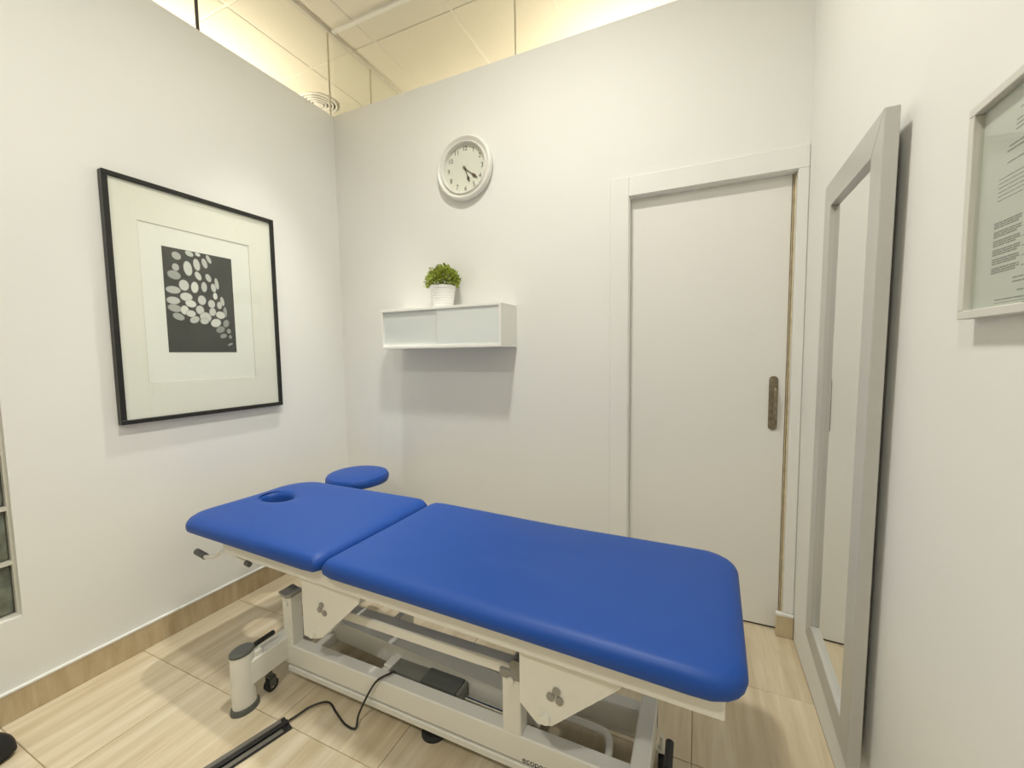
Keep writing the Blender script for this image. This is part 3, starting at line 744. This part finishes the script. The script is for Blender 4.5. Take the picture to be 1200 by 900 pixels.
# ================================================================== MIRROR on the right wall
MW, MH = .54, 1.57
yn, yf_, xn, xf_ = 1.198, 1.738, .3545, .3735     # front-plane x at near and far edge
mr = thing('wall_mirror', ((xn + xf_) / 2, (yn + yf_) / 2, 1.021), 'tall silver framed mirror hanging on the right wall beside the door', 'mirror')
ang = math.atan2(xf_ - xn, yf_ - yn)
MM = Matrix.Translation(Vector(((xn + xf_) / 2, (yn + yf_) / 2, 1.021))) @ Matrix.Rotation(-ang, 4, 'Z') @ Matrix.Rotation(math.radians(1.7), 4, 'X')
def mpart(name, boxes, mat, bev=0, parent=None):
    bm = bmesh.new()
    for a, b in boxes: box(bm, a, b, bev)
    bmesh.ops.transform(bm, matrix=MM, verts=bm.verts[:]); return obj(name, bm, mat, parent or mr)
hw, hh, fw, th = MW / 2, MH / 2, .076, .0275
def mitred(name, y0, z0, y1, z1, ny, nz):
    """one frame side with 45 degree ends: outer edge from (y0,z0) to (y1,z1), inward normal (ny,nz)"""
    dy, dz = (y1 - y0), (z1 - z0); L = math.hypot(dy, dz); dy, dz = dy / L, dz / L
    poly = [(y0, z0), (y1, z1), (y1 + (ny - dy) * fw, z1 + (nz - dz) * fw), (y0 + (ny + dy) * fw, z0 + (nz + dz) * fw)]
    bm = bmesh.new(); prism(bm, poly, 'x', 0, th)
    bmesh.ops.bevel(bm, geom=bm.edges[:], offset=.0015, segments=1, affect='EDGES')
    bmesh.ops.transform(bm, matrix=MM, verts=bm.verts[:]); obj(name, bm, M['silver'], mr)
mitred('frame_bar', -hw, hh, hw, hh, 0, -1); mitred('frame_bar', -hw, -hh, hw, -hh, 0, 1)
mitred('frame_bar', -hw, -hh, -hw, hh, 1, 0); mitred('frame_bar', hw, -hh, hw, hh, -1, 0)
mpart('mirror_glass', [((.013, -hw + fw - .004, -hh + fw - .004), (.017, hw - fw + .004, hh - fw + .004))], M['mirror'])
mpart('backing_board', [((.0175, -hw + fw - .002, -hh + fw - .002), (.0265, hw - fw + .002, hh - fw + .002))], M['grey_plastic'])
mpart('wall_hook', [((th, -.02, hh - .07), (th + .005, .02, hh - .03))], M['chrome'])

# ================================================================== CERTIFICATE on the right wall
AY0, AY1, AZ0, AZ1 = .655, .9165, 1.327, 1.652
ct = thing('framed_certificate', (XR, (AY0 + AY1) / 2, AZ0), 'pale framed certificate with rows of fine grey print', 'certificate')
fw = .013
for a, b in [((AY0, AZ0), (AY1, AZ0 + fw)), ((AY0, AZ1 - fw), (AY1, AZ1)), ((AY0, AZ0 + fw), (AY0 + fw, AZ1 - fw)), ((AY1 - fw, AZ0 + fw), (AY1, AZ1 - fw))]:
    obj('frame_bar', B((XR - .022, a[0], a[1]), (XR - .001, b[0], b[1]), .001), M['cert_frame'], ct)
obj('certificate_sheet', B((XR - .009, AY0 + fw, AZ0 + fw), (XR - .004, AY1 - fw, AZ1 - fw)), M['cert_paper'], ct)
bm = bmesh.new(); xp = XR - .0092
def dash(u0, u1, z, h=.0016):   # u measured from the far edge towards the near edge
    ya, yb = AY1 - fw - u0, AY1 - fw - u1; box(bm, (xp, yb, z), (xp + .0002, ya, z + h))
def row(u0, u1, z, h=.002):
    u = u0
    while u < u1 - .002:
        q = min(u1, u + random.uniform(.008, .022)); dash(u, q, z, h); u = q + .0016
zt = AZ1 - fw
row(.085, .125, zt - .026); row(.080, .132, zt - .032)
for k in range(3): row(.074, .150, zt - .046 - .006 * k)
row(.062, .165, zt - .076); row(.058, .165, zt - .082)
row(.060, .160, zt - .098)
for k in range(6):
    row(.044, .098, zt - .116 - .006 * k, .0013); row(.106, .165, zt - .116 - .006 * k, .0013)
row(.108, .128, zt - .166, .003)
for k in range(6):
    for q in range(3): row(.040, .098 - .006 * (q == 2), zt - .178 - .013 * k - .0032 * q, .0022)
    row(.102, .170, zt - .182 - .013 * k, .0013)
row(.088, .165, zt - .262); row(.088, .16, zt - .2675)
row(.098, .165, zt - .280)
row(.052, .175, zt - .2895); row(.052, .175, zt - .2935, .001); dash(.110, .116, zt - .2975)
obj('print_lines', bm, M['cert_ink'], ct)
obj('glass_pane', B((XR - .014, AY0 + fw, AZ0 + fw), (XR - .0125, AY1 - fw, AZ1 - fw)), M['pic_glass'], ct)

# ================================================================== AIR DIFFUSER beyond the left partition
dc = (-2.93, 2.64, ZC)
ad = thing('air_diffuser', dc, 'round ringed air diffuser on the ceiling beyond the left partition', 'air vent')
for k, r in enumerate((.145, .118, .091, .064)):
    bm = bmesh.new(); z = -.016 - .003 * k
    lathe(bm, dc, [(r, -.002), (r, z), (r - .005, z - .002), (r - .012, z), (r - .012, -.002)], 40); obj('ring', bm, M['lamp_white'], ad, True)
bm = bmesh.new(); lathe(bm, dc, [(.038, -.002), (.038, -.026), (.025, -.03)], 32); obj('core', bm, M['lamp_white'], ad, True)
bm = bmesh.new(); lathe(bm, dc, [(.14, 0), (.14, -.003)], 40); obj('backing', bm, M['vent_dark'], ad)

# ================================================================== SHOE by the left wall
sh = thing('black_shoe', (-2.03, .36, 0), 'black rounded shoe toe on the floor beside the left skirting', 'shoe')
bm = bmesh.new(); rings = []
for k in range(13):
    q = k / 12; yy = .475 - .27 * (q ** 1.6); wdt = .046 * math.sin(math.pi * min(1, .12 + q * 1.9) / 2) ** .6 * (1 - .18 * q) if k else .018
    hgt = .030 + .035 * min(1, q * 3) + .02 * q
    ring = []
    for i in range(16):
        a = 2 * math.pi * i / 16; ring.append(bm.verts.new((-2.045 + wdt * math.cos(a) - .01 * q, yy, .012 + max(0, math.sin(a)) * (hgt - .012) + (min(0, math.sin(a)) * .002))))
    rings.append(ring)
for A, D in zip(rings, rings[1:]):
    for i in range(16): bm.faces.new((A[i], A[(i + 1) % 16], D[(i + 1) % 16], D[i]))
bm.faces.new(rings[0]); bm.faces.new(rings[-1][::-1]); bmesh.ops.recalc_face_normals(bm, faces=bm.faces[:])
for v in bm.verts: v.co.x = -2.048 + (v.co.x + 2.048) * 1.25; v.co.z *= 1.35; v.co.y += .006
obj('upper', bm, M['rubber'], sh, True)
poly = []
for k in range(24):
    a = 2 * math.pi * k / 24; poly.append((-2.048 + .057 * math.cos(a) * (1 if math.sin(a) > 0 else .9), .34 + .14 * math.sin(a)))
bm = bmesh.new(); prism(bm, poly, 'z', 0, .013); obj('sole', bm, M['black_plastic'], sh)

# tidy helper properties
for o in bpy.data.objects:
    if '_o' in o: del o['_o']
